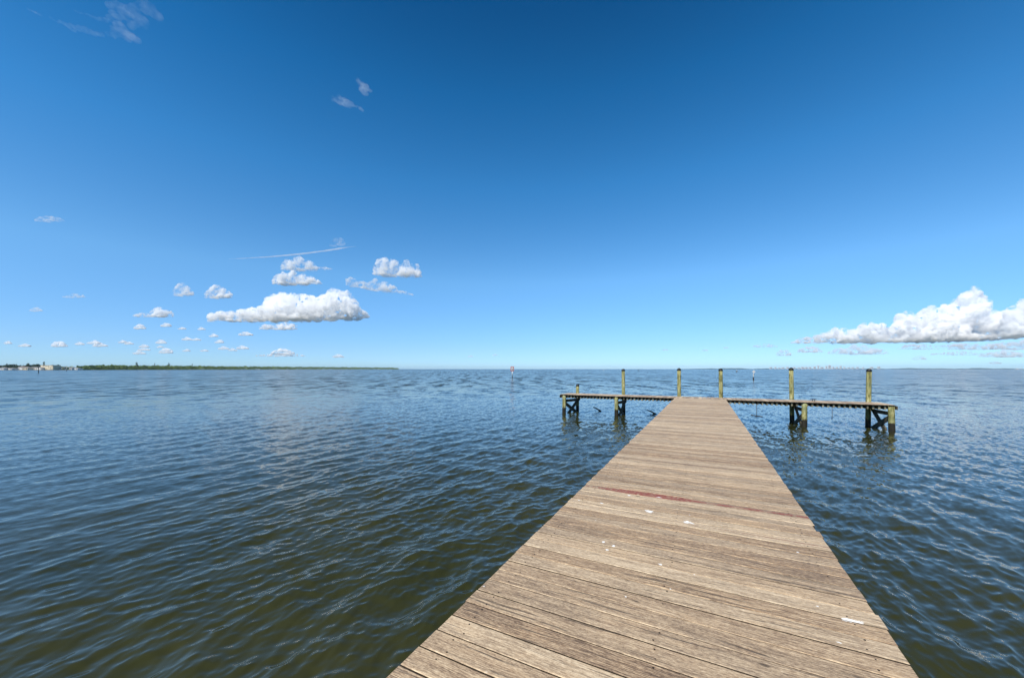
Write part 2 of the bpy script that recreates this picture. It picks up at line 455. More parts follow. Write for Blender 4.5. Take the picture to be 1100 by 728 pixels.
mb = MB(); nails = []
y = -7.0; PITCH = .155
rnd = random.Random(3)
while y + PITCH < TF - .004:
    w = PITCH - rnd.choice((.007, .008, .010, .009, .011))
    t = .038
    a = SL + rnd.uniform(-.006, .006) + (rnd.random() < .12) * rnd.uniform(-.014, .014); b = SR + rnd.uniform(-.006, .006) + (rnd.random() < .12) * rnd.uniform(-.014, .014)
    dz = rnd.uniform(-.0022, .0022)
    mx = Matrix.Rotation(rnd.uniform(-.012, .012), 3, 'X') @ Matrix.Rotation(rnd.uniform(-.0009, .0009), 3, 'Z')
    mb.box(((a + b) / 2, y + PITCH / 2, DECK - t / 2 + dz), (b - a, w, t), 0, rnd.random(), .004, mx, 2)
    for sx in (SL + .16, (SL + SR) / 2 - .02, SR - .16):
        for sy in (.035, .12):
            if rnd.random() < .8:
                cx, cy = sx + rnd.uniform(-.018, .018), y + sy + rnd.uniform(-.008, .008)
                n = 7; rr = rnd.uniform(.0045, .0065)
                mb.add([(cx + rr * math.cos(6.283 * i / n), cy + rr * math.sin(6.283 * i / n), DECK + dz + .0026) for i in range(n)], [tuple(range(n))], 1)
    y += PITCH
mb.build('walkway_deck', [M['walk'], M['nail'], M['grime']], pier)

mb = MB(); x = TL; P2 = .198
while x + P2 <= TR + .01:
    a = TF + rnd.uniform(-.008, .008); b = TB + rnd.uniform(-.008, .008)
    mb.box((x + P2 / 2, (a + b) / 2, DECK - .02 + rnd.uniform(-.002, .002)), (P2 - rnd.uniform(.007, .012), b - a, .038), 0, rnd.random(), .004, None, 1)
    x += P2
mb.build('platform_deck', [M['tee'], M['grime']], pier)

# lit joist ends under the platform's edge
mb = MB(); x = TL + .1
while x < TR - .05:
    mb.box((x, (TF + TB) / 2, DECK - .041 - .088), (rnd.uniform(.05, .085), TB - TF - .16 + rnd.uniform(-.03, .03), .174 + rnd.uniform(-.02, .01)), 0, rnd.random(), .004)
    x += P2
mb.build('platform_joists', M['joist'], pier)
for yy in (TF + .62, TB - .30):
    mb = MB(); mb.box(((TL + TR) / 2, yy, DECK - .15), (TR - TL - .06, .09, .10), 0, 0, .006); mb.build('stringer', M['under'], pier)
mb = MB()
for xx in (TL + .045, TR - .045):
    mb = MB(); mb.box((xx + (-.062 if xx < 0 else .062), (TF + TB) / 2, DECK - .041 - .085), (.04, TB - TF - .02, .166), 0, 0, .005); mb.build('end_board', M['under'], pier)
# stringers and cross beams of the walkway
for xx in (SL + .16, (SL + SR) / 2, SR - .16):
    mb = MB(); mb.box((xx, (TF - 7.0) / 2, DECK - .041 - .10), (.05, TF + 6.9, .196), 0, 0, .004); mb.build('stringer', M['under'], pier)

def piling(x, y, top, rad, capped):
    mb = MB()
    lean = (rnd.uniform(-.018, .018), rnd.uniform(-.018, .018))
    zs = [-1.6 + (top + 1.6) * i / 12 for i in range(13)]
    mb.tube([(x + lean[0] * (z - 1), y + lean[1] * (z - 1), z) for z in zs], [rad * (1.04 - .10 * i / 12) for i in range(13)], 18, 0, rnd.random(), True, .014)
    o = mb.build('piling', M['pile'], pier)
    if capped:
        cx, cy = x + lean[0] * (top - 1), y + lean[1] * (top - 1)
        m = MB(); rc = rad * .94 + .012
        m.tube([(cx, cy, top - .045), (cx, cy, top + .004), (cx, cy, top + .030), (cx, cy, top + .075), (cx, cy, top + .10)],
               [rc, rc, rc * .93, rc * .55, rc * .06], 18)
        m.build('piling_cap', M['cap'], o)
    return o

# back row: the posts that stand up behind the platform
BY = TB + .125
for px, topy in ((620.4, 413.6), (669.8, 397.3), (729.6, 396.6), (774.5, 397.0), (850.5, 396.2), (932.8, 397.5)):
    xr = (px - CX) / F
    Z = BY / (xr * math.sin(YAW) + math.cos(YAW))
    x = Z * (xr * math.cos(YAW) - math.sin(YAW))
    piling(x, BY, EYE - (topy - HY) / F * Z - .02, .105, True)
# front row under the platform's edge
FY = TF + .15
FX = (-7.80, -4.60, -1.33, .83, 4.25, 7.33)
for x in FX:
    piling(x, FY - .02, DECK - .045, .118, False)
BX = (-7.43, -4.47, -1.32, .81, 4.02, 7.03)
for fx, bx in zip(FX, BX):
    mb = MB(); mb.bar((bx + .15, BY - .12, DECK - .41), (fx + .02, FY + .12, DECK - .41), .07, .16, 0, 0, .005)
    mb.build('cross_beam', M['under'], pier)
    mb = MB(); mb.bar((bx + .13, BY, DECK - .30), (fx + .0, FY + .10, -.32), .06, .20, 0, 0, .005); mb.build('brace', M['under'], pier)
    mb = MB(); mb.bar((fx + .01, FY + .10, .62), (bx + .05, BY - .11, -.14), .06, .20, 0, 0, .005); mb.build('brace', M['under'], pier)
# pairs of pilings under the walkway
yy = 19.2
while yy > -7:
    for x in (SL + .27, SR - .27):
        piling(x, yy, DECK - .245 - .16, .115, False)
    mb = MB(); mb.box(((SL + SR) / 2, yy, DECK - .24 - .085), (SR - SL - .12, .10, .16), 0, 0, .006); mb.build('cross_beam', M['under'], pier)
    yy -= 3.15
# mooring cleat
cl = on_plane(874, 430.6, DECK)
mb = MB(); mb.tube([(cl.x - .13, cl.y, DECK + .075), (cl.x - .06, cl.y, DECK + .085), (cl.x + .06, cl.y, DECK + .085), (cl.x + .13, cl.y, DECK + .075)], [.012, .02, .02, .012], 8)
for s in (-.04, .04): mb.tube([(cl.x + s, cl.y, DECK + .001), (cl.x + s, cl.y, DECK + .08)], .016, 8)
mb.build('cleat', M['cap'], pier)

# rope swing and slack rope below the platform
p = Vector((4.25 - 1.05, TF + .12, 0))
t = at(813, 447, 18.8); t.y = TF + .10
sw = tag(empty('hanging_plank', (t.x, t.y, .40)), 'dark plank hanging on a thin rope under the right arm of the pier', 'hanging plank')
mb = MB(); mb.bar((-.24, 0, .03), (.25, .02, -.03), .09, .045, 0, 0, .006); mb.build('plank', M['bark'], sw)
mb = MB(); mb.tube([(0, 0, 0), (.006, 0, .3), (0, 0, .58)], .011, 6); mb.build('rope', M['rope'], sw)
t = at(895.4, 440, 17.3)
mb = MB(); mb.tube([(0, 0, 0), (.01, 0, .25), (0, 0, .60)], [.012, .010, .010], 6)
o = mb.build('hanging_rope', M['rope'], None); o.location = (t.x, TF + .06, .40)
tag(o, 'bare thin rope hanging below the right arm of the pier between two pilings', 'rope')

for (ax, ay, bx_, by_, lab) in ((645, 441.2, 637, 437.2, 'short dark branch poking from the water between the two left pilings of the pier'),
                                (704, 444.4, 694.7, 440.1, 'dark branch poking out of the water right beside the left edge of the walkway')):
    p0 = on_plane(ax, ay, 0.0); Z = (p0 - Vector((0, 0, EYE))).dot(FW)
    p1 = at(bx_, by_, Z)
    d = p1 - p0
    mb = MB(); mb.tube([-d * .5 - Vector((0, 0, .1)), Vector((0, 0, 0)), d * .5 + Vector((0, 0, .02)), d], [.055, .05, .04, .022], 8, 0, .3, True, .08)
    mb.tube([d * .55, d * .55 + Vector((.03, .05, .10))], [.02, .008], 6)
    o = mb.build('sunken_branch', M['bark']); o.location = p0
    tag(o, lab, 'branch')

# ------------------------------------------------------------------ markers and boats on the bay
def marker(px, pyw, h, label, kind):
    p = on_plane(px, pyw, 0); root = tag(empty('channel_marker', p, YAW), label, 'channel marker')
    m = MB()
    if kind == 'stake':
        m.tube([(0, 0, -1.5), (0, 0, h)], [.20, .17], 10); m.build('post', M['darkpost'], root)
        c = MB(); c.box((0, -.22, h * .8), (.62, .05, .62)); c.build('sign', M['darkpost'], root)
        return root
    if kind == 'pale':
        m.tube([(0, 0, -1.5), (0, 0, h)], [.30, .26], 10); m.build('post', M['joist'], root)
        c = MB(); c.tube([(0, 0, h), (0, 0, h + .3)], [.32, .05], 10); c.build('post_cap', M['white'], root)
        return root
    m.tube([(0, 0, .55), (0, 0, h * .62)], .10, 12); m.build('post', M['white'], root)
    c = MB(); c.tube([(0, 0, -1.5), (0, 0, .56)], .15, 12); c.build('base', M['darkpost'], root)
    s = MB()
    if kind == 'red':
        s.box((0, -.16, h * .80), (.62, .05, h * .30)); sb = s.build('sign', M['signwhite'], root)
        b = MB(); b.box((0, -.20, h * .74), (.26, .02, .36)); b.build('sign_panel', M['darkpost'], sb)
        b = MB(); b.box((0, -.12, h * .80), (1.0, .03, h * .40)); b.build('sign_border', M['signred'], sb)
    else:
        d = .42; z0 = h * .82
        s.add([(-d, -.15, z0), (0, -.15, z0 - d), (d, -.15, z0), (0, -.15, z0 + d), (-d, -.11, z0), (0, -.11, z0 - d), (d, -.11, z0), (0, -.11, z0 + d)],
              [(0, 1, 2, 3), (7, 6, 5, 4), (0, 4, 5, 1), (1, 5, 6, 2), (2, 6, 7, 3), (3, 7, 4, 0)])
        sb = s.build('sign', M['signwhite'], root)
        b = MB(); b.box((0, -.13, h * .55), (.30, .04, .16)); b.build('sign_panel', M['darkpost'], root)
    return root
marker(550.3, 405.9, 3.5, 'white channel marker post with a pinkish white board and black centre, alone near the middle', 'red')
marker(809.4, 407.8, 2.5, 'white diamond sign on a pole in the water between two pier posts', 'diamond')
marker(791.5, 399.9, 1.7, 'pale stubby post far out on the water left of the white diamond sign', 'pale')
marker(686.2, 398.9, 2.4, 'thin dark stake far out on the horizon between the second and third pier posts', 'stake')
marker(41.3, 400.6, 4.4, 'dark stake in the water before the houses, the taller of two', 'stake')
marker(71.4, 398.7, 2.6, 'small dark stake in the water before the white houses on the right of the village', 'stake')

def boat(px, Z, L, label, yaw):
    p = at(px, HY, Z); p.z = 0
    root = tag(empty('motor_boat', p, yaw), label, 'boat', )
    m = MB(); n = 7; vs = []
    for z, k in ((-.15 * L / 6, .72), (.14 * L, 1.0)):
        for i in range(n):
            t = i / (n - 1); wd = L * .16 * (1 - max(0, (t - .45) / .55) ** 2.2) * k
            vs += [((t - .5) * L * (.94 if k < 1 else 1), -wd, z + (.05 * L * t * t if k == 1 else 0)), ((t - .5) * L * (.94 if k < 1 else 1), wd, z + (.05 * L * t * t if k == 1 else 0))]
    fs = []
    for i in range(n - 1):
        a = 2 * i
        fs += [(a, a + 2, 2 * n + a + 2, 2 * n + a), (a + 3, a + 1, 2 * n + a + 1, 2 * n + a + 3), (2 * n + a, 2 * n + a + 2, 2 * n + a + 3, 2 * n + a + 1), (a + 1, a + 3, a + 2, a)]
    fs += [(0, 2 * n, 2 * n + 1, 1)]
    m.add(vs, fs); m.build('hull', M['white'], root)
    c = MB(); c.box((-.03 * L, 0, .14 * L + .09 * L), (.30 * L, .22 * L, .20 * L), 0, 0, .03 * L); c.build('cabin', M['white'], root)
    w = MB(); w.box((-.02 * L, 0, .26 * L), (.308 * L, .226 * L, .05 * L)); w.build('windscreen', M['window'], root)
    return root
boat(648.8, 700, 3.6, 'small white boat far off on the horizon left of the second pier post', R(80))
boat(278.3, 1500, 8, 'white boat before the low wooded shore, the one nearer the village', R(40))
boat(406.5, 2000, 8, 'white boat near the tip of the low wooded point', R(30))
boat(1093, 2600, 22, 'white boat on the horizon at the far right under the big cloud', R(20))

# ------------------------------------------------------------------ left shore: wooded point with a village
def shore_Z(px):
    return float(np.interp(px, [-260, 0, 90, 180, 270, 350, 428], [820, 880, 960, 1300, 1700, 2150, 2600]))
def ground_pt(px, back=0.0):
    p = at(px, HY, shore_Z(px) + back); p.z = 0; return p
# the land
mb = MB()
xs = list(range(-260, 429, 12)) + [429]
fr, bk = [], []
for i, px in enumerate(xs):
    fr.append(ground_pt(px)); bk.append(ground_pt(px, 260 if px < 400 else 120))
vs = []
for a, b in zip(fr, bk):
    vs += [a + Vector((0, 0, -.6)), a + Vector((0, 0, .7)), b + Vector((0, 0, 1.2)), b + Vector((0, 0, -.6))]
fs = []
for i in range(len(xs) - 1):
    for j in range(4):
        a = 4 * i + j; b = 4 * i + (j + 1) % 4
        fs.append((a, a + 4, b + 4, b))
mb.add(vs, fs)
tag(mb.build('shore', M['sand']), kind='structure')

def leaf_clump(mb, c, s, rr, n=7):
    """a handful of leaf-spray faces about a centre"""
    for _ in range(n):
        o = Vector((rr.gauss(0, 1), rr.gauss(0, 1), rr.gauss(0, .7))) * s * .55
        a = Vector((rr.gauss(0, 1), rr.gauss(0, 1), rr.gauss(0, 1))).normalized()
        b = a.cross(Vector((rr.gauss(0, 1), rr.gauss(0, 1), rr.gauss(0, 1)))).normalized()
        h = s * rr.uniform(.35, .75)
        p = Vector(c) + o
        mb.add([p - a * h - b * h * .6, p + a * h - b * h * .5, p + a * h * .8 + b * h * .6, p - a * h * .7 + b * h * .7], [(0, 1, 2, 3)], 0, rr.random())

rr = random.Random(21)
mb = MB()
px = 62.0
top_prof = ([-260, -60, 62, 86, 95, 105, 128, 140, 160, 200, 235, 270, 300, 350, 400, 424, 428], [8, 8, 7, 9, 10.5, 12.5, 12.8, 12.0, 13.0, 13.5, 13.0, 14.0, 14.0, 14.0, 12.5, 11.5, 6])
segs = np.arange(66, 428, .42)
for px in segs:
    if px < 87 and rr.random() < .45: continue
    Hh = float(np.interp(px, *top_prof)) * (1 + .16 * math.sin(px * .9) * math.sin(px * .37 + 1) + rr.uniform(-.12, .10))
    for q in range(9):
        back = rr.uniform(2, 60)
        p = ground_pt(px + rr.uniform(-.3, .3), back)
        zz = Hh * rr.uniform(.05, .95) ** .75
        leaf_clump(mb, (p.x, p.y, max(1.2, zz)), rr.uniform(1.7, 3.0), rr, 4)
tag(mb.build('mangrove_wood', M['leaf']), kind='stuff')
# second belt behind the village
mb = MB()
for px in np.arange(-250, 64, .6):
    Hh = float(np.interp(px, [-250, -5, 0, 6, 12, 20, 24, 28, 33, 45, 52, 62, 64], [11, 11, 10.5, 12.5, 13.5, 12.0, 10, 12.5, 13.5, 12.5, 11, 12.0, 9])) * (1 + rr.uniform(-.12, .12))
    for q in range(6):
        p = ground_pt(px + rr.uniform(-.4, .4), rr.uniform(40, 90))
        leaf_clump(mb, (p.x, p.y, max(1.5, Hh * rr.uniform(.1, 1) ** .7)), rr.uniform(1.6, 2.6), rr, 4)
tag(mb.build('village_wood', M['darkleaf']), kind='stuff')

def tree(px, h, cw, back, label, slim=False):
    p = ground_pt(px, back)
    root = tag(empty('shore_tree', p), label, 'tree')
    m = MB(); m.tube([(0, 0, .3), (.1, 0, h * .4), (0, .1, h * .9)], [h * .025, h * .018, h * .006], 8)
    for k in range(5):
        t = rr.uniform(0, 6.28); m.tube([(0, 0, h * (.4 + .08 * k)), (math.cos(t) * cw * .35, math.sin(t) * cw * .35, h * (.52 + .08 * k))], [h * .008, h * .003], 6)
    m.build('trunk', M['bark'], root)
    c = MB()
    for k in range(60):
        z = rr.uniform(.35, 1.0); wd = cw * .5 * (math.sin(min(1, (1.05 - z) / .55) * 1.57) if not slim else (1.08 - z) * 1.3)
        t = rr.uniform(0, 6.28); q = rr.random() ** .5
        leaf_clump(c, (math.cos(t) * wd * q, math.sin(t) * wd * q, h * z), cw * .16, rr, 4)
    c.build('crown', M['darkleaf'], root)
    return root
tree(7.2, 15.5, 5, 30, 'dark tree rising over the green trees at the far left of the village', True)
tree(47.2, 20.5, 5.5, 20, 'tallest dark tree, standing at the left corner of the cream house', True)
tree(30.5, 16.0, 9, 35, 'broad dark tree behind the white houses left of the cream house')
tree(40.5, 14.5, 9, 35, 'lower broad dark tree just left of the tallest tree')
tree(62.5, 13.2, 8, 14, 'dark tree at the right end of the cream house')
tree(147, 23, 9, 25, 'largest dark pointed tree standing above the low wooded shore', True)
tree(166.2, 22, 5, 25, 'slim dark pointed tree next to the right of the largest one on the shore', True)
tree(181.5, 22.5, 9, 25, 'round-topped dark tree above the middle of the wooded shore')
tree(206.5, 22, 6, 25, 'rightmost dark tree that stands above the low wooded shore', True)

def house(px0, px1, ztop, back, wallm, roofm, label, hip=1.6, deep=12, floors=1, cat='house', name='house'):
    pc = (px0 + px1) / 2
    p = ground_pt(pc, back); Z = shore_Z(pc) + back
    w = (px1 - px0) / F * Z
    root = tag(empty(name, p, YAW), label, cat)
    m = MB(); m.box((0, 0, ztop / 2 + .5), (w, deep, ztop - .9)); m.build('wall', wallm, root)
    ov = .6
    z0 = ztop + .07
    if hip > 0:
        rx = max(.5, w / 2 - deep * .45)
        vs = [(-w / 2 - ov, -deep / 2 - ov, z0), (w / 2 + ov, -deep / 2 - ov, z0), (w / 2 + ov, deep / 2 + ov, z0), (-w / 2 - ov, deep / 2 + ov, z0), (-rx, 0, z0 + hip), (rx, 0, z0 + hip)]
        fs = [(0, 1, 5, 4), (2, 3, 4, 5), (1, 2, 5), (3, 0, 4), (3, 2, 1, 0)]
        r_ = MB(); r_.add(vs, fs)
    else:
        r_ = MB(); r_.box((0, 0, z0 + .25), (w + .6, deep + .6, .5))
    r_.build('roof', roofm, root)
    nw = max(2, int(w / 4.2)); fh = (ztop - .6) / floors
    for fl in range(floors):
        for i in range(nw):
            if rr.random() < .2: continue
            x = -w / 2 + w * (i + .5) / nw
            m = MB(); m.box((x, -deep / 2 - .03, .6 + fh * (fl + .52)), (w / nw * .45, .08, fh * .42)); m.build('window', M['window'], root)
    return root
house(1.8, 8.0, 4.6, 6, M['offwhite'], M['greyroof'], 'low white house at the far left end of the village', 2.0)
house(10.5, 16.5, 3.8, 4, M['offwhite'], M['greyroof'], 'lowest white house, second from the left in the village', 1.4)
house(22.8, 27.2, 7.2, 10, M['offwhite'], M['redroof'], 'narrow taller whitish house left of the long white building', 2.0, floors=2)
house(27.8, 33.0, 5.6, 5, M['cream'], M['greyroof'], 'small cream house touching the left end of the long white building', 1.8)
house(33.6, 47.4, 6.2, 12, M['white'], M['greyroof'], 'long low white building left of the big cream house', 1.2)
house(48.0, 61.2, 11.4, 8, M['cream'], M['cream'], 'big cream three storey house, the largest of the village', 0, 16, 3)
house(64.2, 69.5, 5.0, 8, M['offwhite'], M['greyroof'], 'dim white house just right of the big cream house', 2.2)
house(71.0, 74.6, 6.6, 8, M['white'], M['greyroof'], 'narrow white two storey house right of the cream house', 1.6, floors=2)
house(76.0, 79.8, 5.6, 6, M['offwhite'], M['greyroof'], 'small white house second from the right end of the village', 2.0)
house(80.8, 86.5, 4.4, 5, M['white'], M['greyroof'], 'long flat white house at the right end of the village', 1.8)

# ------------------------------------------------------------------ far shore and city on the right
FZ = 9000.0
mb = MB()
rr = random.Random(5)
prof = []
px = 728.0
while px < 1420:
    h = 16 + 8 * math.sin(px * .13) * math.sin(px * .041) + rr.uniform(-5, 5)
    if 820 < px < 945: h *= .75
    if px < 775: h *= (px - 720) / 55
    prof.append((px, max(4, h))); px += rr.uniform(2.0, 4.5)
vs, fs = [], []
for i, (px, h) in enumerate(prof):
    a = at(px, HY, FZ); b = at(px, HY, FZ + 700)
    vs += [(a.x, a.y, -.6), (a.x, a.y, h), (b.x, b.y, h * .9), (b.x, b.y, -.6)]
for i in range(len(prof) - 1):
    for j in range(4):
        a = 4 * i + j; b = 4 * i + (j + 1) % 4
        fs.append((a, a + 4, b + 4, b))
n = len(prof) * 4
fs += [(0, 1, 2, 3), (n - 1, n - 2, n - 3, n - 4)]
mb.add(vs, fs)
tag(mb.build('far_shore', M['farland']), kind='structure')

def make_tower():
    root = empty('tower_block', (0, 0, 0), YAW)
    m = MB(); m.box((0, 0, .5), (1, 1, 1)); m.build('wall', M['tower'], root)
    m = MB(); m.box((.1, 0, 1.03), (.5, .6, .06)); m.build('roof', M['tower'], root)
    m = MB()
    for i in range(8): m.box((0, -.505, .12 + i * .11), (.86, .02, .045))
    m.build('window_band', M['window'], root)
    return root
proto = make_tower()
specs = []
rr = random.Random(12)
for px in (828, 833, 837, 841, 846, 853, 858, 862, 866, 870, 875, 879, 883, 887.5, 891, 895, 899, 903, 907, 911.5, 916, 921, 927, 936, 944):
    hh = rr.uniform(34, 58) if not 858 < px < 906 else rr.uniform(45, 92)
    specs.append((px, hh, rr.uniform(24, 62)))
def dup(o, parent=None):
    c = o.copy(); col.objects.link(c)
    if parent: c.parent = parent
    for ch in list(o.children):
        if ch is not c: dup(ch, c)
    return c
for i, (px, hh, ww) in enumerate(specs):
    t = proto if i == 0 else dup(proto)
    p = at(px, HY, FZ - 60 - rr.uniform(0, 200)); p.z = -.4
    t.location = p; t.scale = (ww, 26, hh)
    tag(t, 'pale white tower of the hazy city skyline far across the water on the right', 'tower block', 'far white towers on the horizon')

# ------------------------------------------------------------------ air
k = NT('bay_haze')
pv = k.n('ShaderNodeVolumePrincipled')
pv.inputs['Color'].default_value = (.60, .82, 1.0, 1); pv.inputs['Density'].default_value = .000035
k.t.links.new(pv.outputs[0], k.out.inputs['Volume'])
mb = MB(); mb.box((0, 0, 60), (38000, 38000, 124))
HAZE = tag(mb.build('haze', k.mat), kind='stuff')

# ------------------------------------------------------------------ clouds (bodies of scattering droplets)
def mat_cloud(name, dens, px=None, lo=.42, hi=.60):
    k = NT(name)
    v = k.n('ShaderNodeVolumeScatter'); v.inputs['Color'].default_value = (1, 1, 1, 1)
    v.inputs['Anisotropy'].default_value = 0.0
    if px:
        f = k.noise(k.obj(), 1.0 / (7.0 * px), 7, .66)
        k.put(v.inputs['Density'], k.math('MULTIPLY', k.step(f, lo, hi), dens))
        k.mat.cycles.volume_step_rate = STEP
    else:
        v.inputs['Density'].default_value = dens
    k.t.links.new(v.outputs[0], k.out.inputs['Volume'])
    return k.mat
STEP = .06
def puff_tex(name, size, kind):
    t = bpy.data.textures.new(name, kind); t.noise_scale = size
    if kind == 'VORONOI':
        t.distance_metric = 'DISTANCE_SQUARED'; t.noise_intensity = 1.0
    else:
        t.noise_depth = 3
    return t
PUFFS = [(puff_tex('puff_large', 11.0, 'VORONOI'), -6.0, .30), (puff_tex('puff_mid', 5.0, 'VORONOI'), -3.4, .28), (puff_tex('puff_small', 2.4, 'VORONOI'), -1.7, .28), (puff_tex('puff_rag', 4.0, 'CLOUDS'), 2.2, .5)]
ICO = []
_b = bmesh.new(); bmesh.ops.create_icosphere(_b, subdivisions=2, radius=1.0)
ICO_V = np.array([v.co[:] for v in _b.verts]); ICO_F = np.array([[v.index for v in f.verts] for f in _b.faces]); _b.free()

def cloud_mesh(balls, amp, vox=1.0):
    """balls in pixel units (x, depth, z, rx, rz) -> one closed billowing surface; amp(x) scales the billows"""
    V, Fc = [], []
    for (x, y, z, rx, rz) in balls:
        Fc.append(ICO_F + len(V) * len(ICO_V)); V.append(ICO_V * (rx, rx, rz) + (x, y, z))
    me = bpy.data.meshes.new('cloud')
    me.from_pydata(np.concatenate(V).tolist(), [], np.concatenate(Fc).tolist())
    o = bpy.data.objects.new('cloud', me); col.objects.link(o)
    m = o.modifiers.new('r', 'REMESH'); m.mode = 'VOXEL'; m.voxel_size = vox
    def bake():
        dg = bpy.context.evaluated_depsgraph_get()
        new = bpy.data.meshes.new_from_object(o.evaluated_get(dg))
        o.modifiers.clear(); old = o.data; o.data = new; bpy.data.meshes.remove(old)
        co = np.empty(len(new.vertices) * 3); new.vertices.foreach_get('co', co)
        return co.reshape(-1, 3)
    co = bake()
    lev = np.clip(np.round(amp(co[:, 0]) * 20), 0, 20).astype(int)
    vg = o.vertex_groups.new(name='billow')
    for l in np.unique(lev):
        if l: vg.add(np.nonzero(lev == l)[0].tolist(), float(l) / 20, 'REPLACE')
    for tex, st, mid in PUFFS:
        m = o.modifiers.new('d', 'DISPLACE'); m.texture = tex; m.strength = st; m.mid_level = mid; m.texture_coords = 'LOCAL'; m.vertex_group = 'billow'
    co = bake()
    o.vertex_groups.clear()
    return o, co

def place_cloud(o, co, px, py, Z, mat, label):
    """px,py: the pixel the local origin is seen at; the body is turned to face the bay"""
    c = at(px, py, Z); s = Z / F
    az = math.atan2(-c.x, c.y)
    # measured offsets run across the picture: undo the stretch of a wide lens so the body has its true width
    co = co * s
    o.data.vertices.foreach_set('co', co.ravel()); o.data.update()
    o.data.materials.clear(); o.data.materials.append(mat)
    o.data.polygons.foreach_set('use_smooth', [True] * len(o.data.polygons))
    o.location = c; o.rotation_euler = (0, 0, YAW)
    return tag(o, label, 'cloud')

def cumulus(top, base_y, label, alt=900.0, depth=.26, seed=0, mfp=2.6, nb=None, rough=1.0, base_slope=0.0, vox=None, name='cloud'):
    """top: the upper outline (px, py); base_y: the flat underside"""
    rr = random.Random(seed)
    xs = [p[0] for p in top]; ys = [p[1] for p in top]
    x0, x1 = xs[0], xs[-1]; xc = (x0 + x1) / 2
    Z = alt * F / (HY - base_y)
    hmax = base_y - min(ys); wd = x1 - x0
    nb = nb or int(max(14, min(420, wd * hmax / 8)))
    balls = []
    p1, p2 = rr.uniform(10, 15), rr.uniform(4.2, 6.0)
    f1, f2 = rr.uniform(0, 3), rr.uniform(0, 3)
    look = (xc - CX) / F                       # the body stretches away along the line of sight
    def top_h(x):
        by = base_y + base_slope * (x - xc)
        h = max(.8, by - np.interp(x, xs, ys))
        k_ = min(1, h / 14)
        return h * (1 + k_ * (.10 - .26 * (1 - abs(math.sin(math.pi * x / p1 + f1))) - .16 * (1 - abs(math.sin(math.pi * x / p2 + f2)))))
    def add(x, dp, z, rx, rz):
        look = (x - CX) / F
        balls.append((x - xc + dp * look, dp, z - base_slope * (x - xc), rx, rz))
    for i in range(nb):
        x = x0 + wd * (i + rr.random()) / nb
        h = top_h(x)
        edge = min((x - x0), (x1 - x)) * .8 + .8
        r = max(.8, min(h * rr.uniform(.14, .30), edge, 7))
        zt = h - r                                  # highest centre
        z = r * .7 + (zt - r * .7) * (rr.random() ** .7) if zt > r * .7 else zt
        dp = depth * wd * .5 * math.sqrt(max(.05, 1 - ((x - xc) / (wd / 2 + .01)) ** 2)) * (1 - .6 * z / (h + .01))
        add(x, rr.uniform(-1, 1) * dp, z, r * rr.uniform(1.0, 1.3), r)
        # keep the outline: one ball that touches it
        r2 = max(.7, min(h * rr.uniform(.10, .22), edge, 4.5))
        add(x, rr.uniform(-.4, .4) * dp, h - r2, r2 * 1.1, r2)
        # a floor of flat puffs
        add(x, rr.uniform(-1, 1) * dp, r2 * .5 - rr.random() ** 2 * min(2.2, h * .12), max(1.2, r2 * 1.5), max(.6, r2 * .6))
    vox = vox or max(.35, min(.6, hmax / 20))
    hh = lambda x: np.maximum(.5, base_y + base_slope * x - np.interp(x + xc, xs, ys))
    o, co = cloud_mesh(balls, lambda x: rough * np.minimum(1.0, hh(x) / 22), vox)
    b = -base_slope * co[:, 0]
    low = co[:, 2] < b
    co[low, 2] = b[low] + (co[low, 2] - b[low]) * .65
    big_ = hmax > 9
    mat = mat_cloud('cloud_droplets', 2.8 / (mfp * Z / F), Z / F * (1 if big_ else .6), .43 if big_ else .36, .74 if big_ else .66)
    return place_cloud(o, co, xc, base_y, Z, mat, label)

def blob(x0, x1, y0, y1, label, **kw):
    """small puff from its box in the picture"""
    w = x1 - x0
    rr = random.Random(int(x0 * 31 + y0))
    top = [(x0, y1 - .35 * (y1 - y0)), (x0 + w * .2, y0 + (y1 - y0) * rr.uniform(.2, .5)), (x0 + w * rr.uniform(.4, .6), y0), (x0 + w * .8, y0 + (y1 - y0) * rr.uniform(.1, .5)), (x1, y1 - .25 * (y1 - y0))]
    return cumulus(top, y1, label, seed=int(x0), **kw)

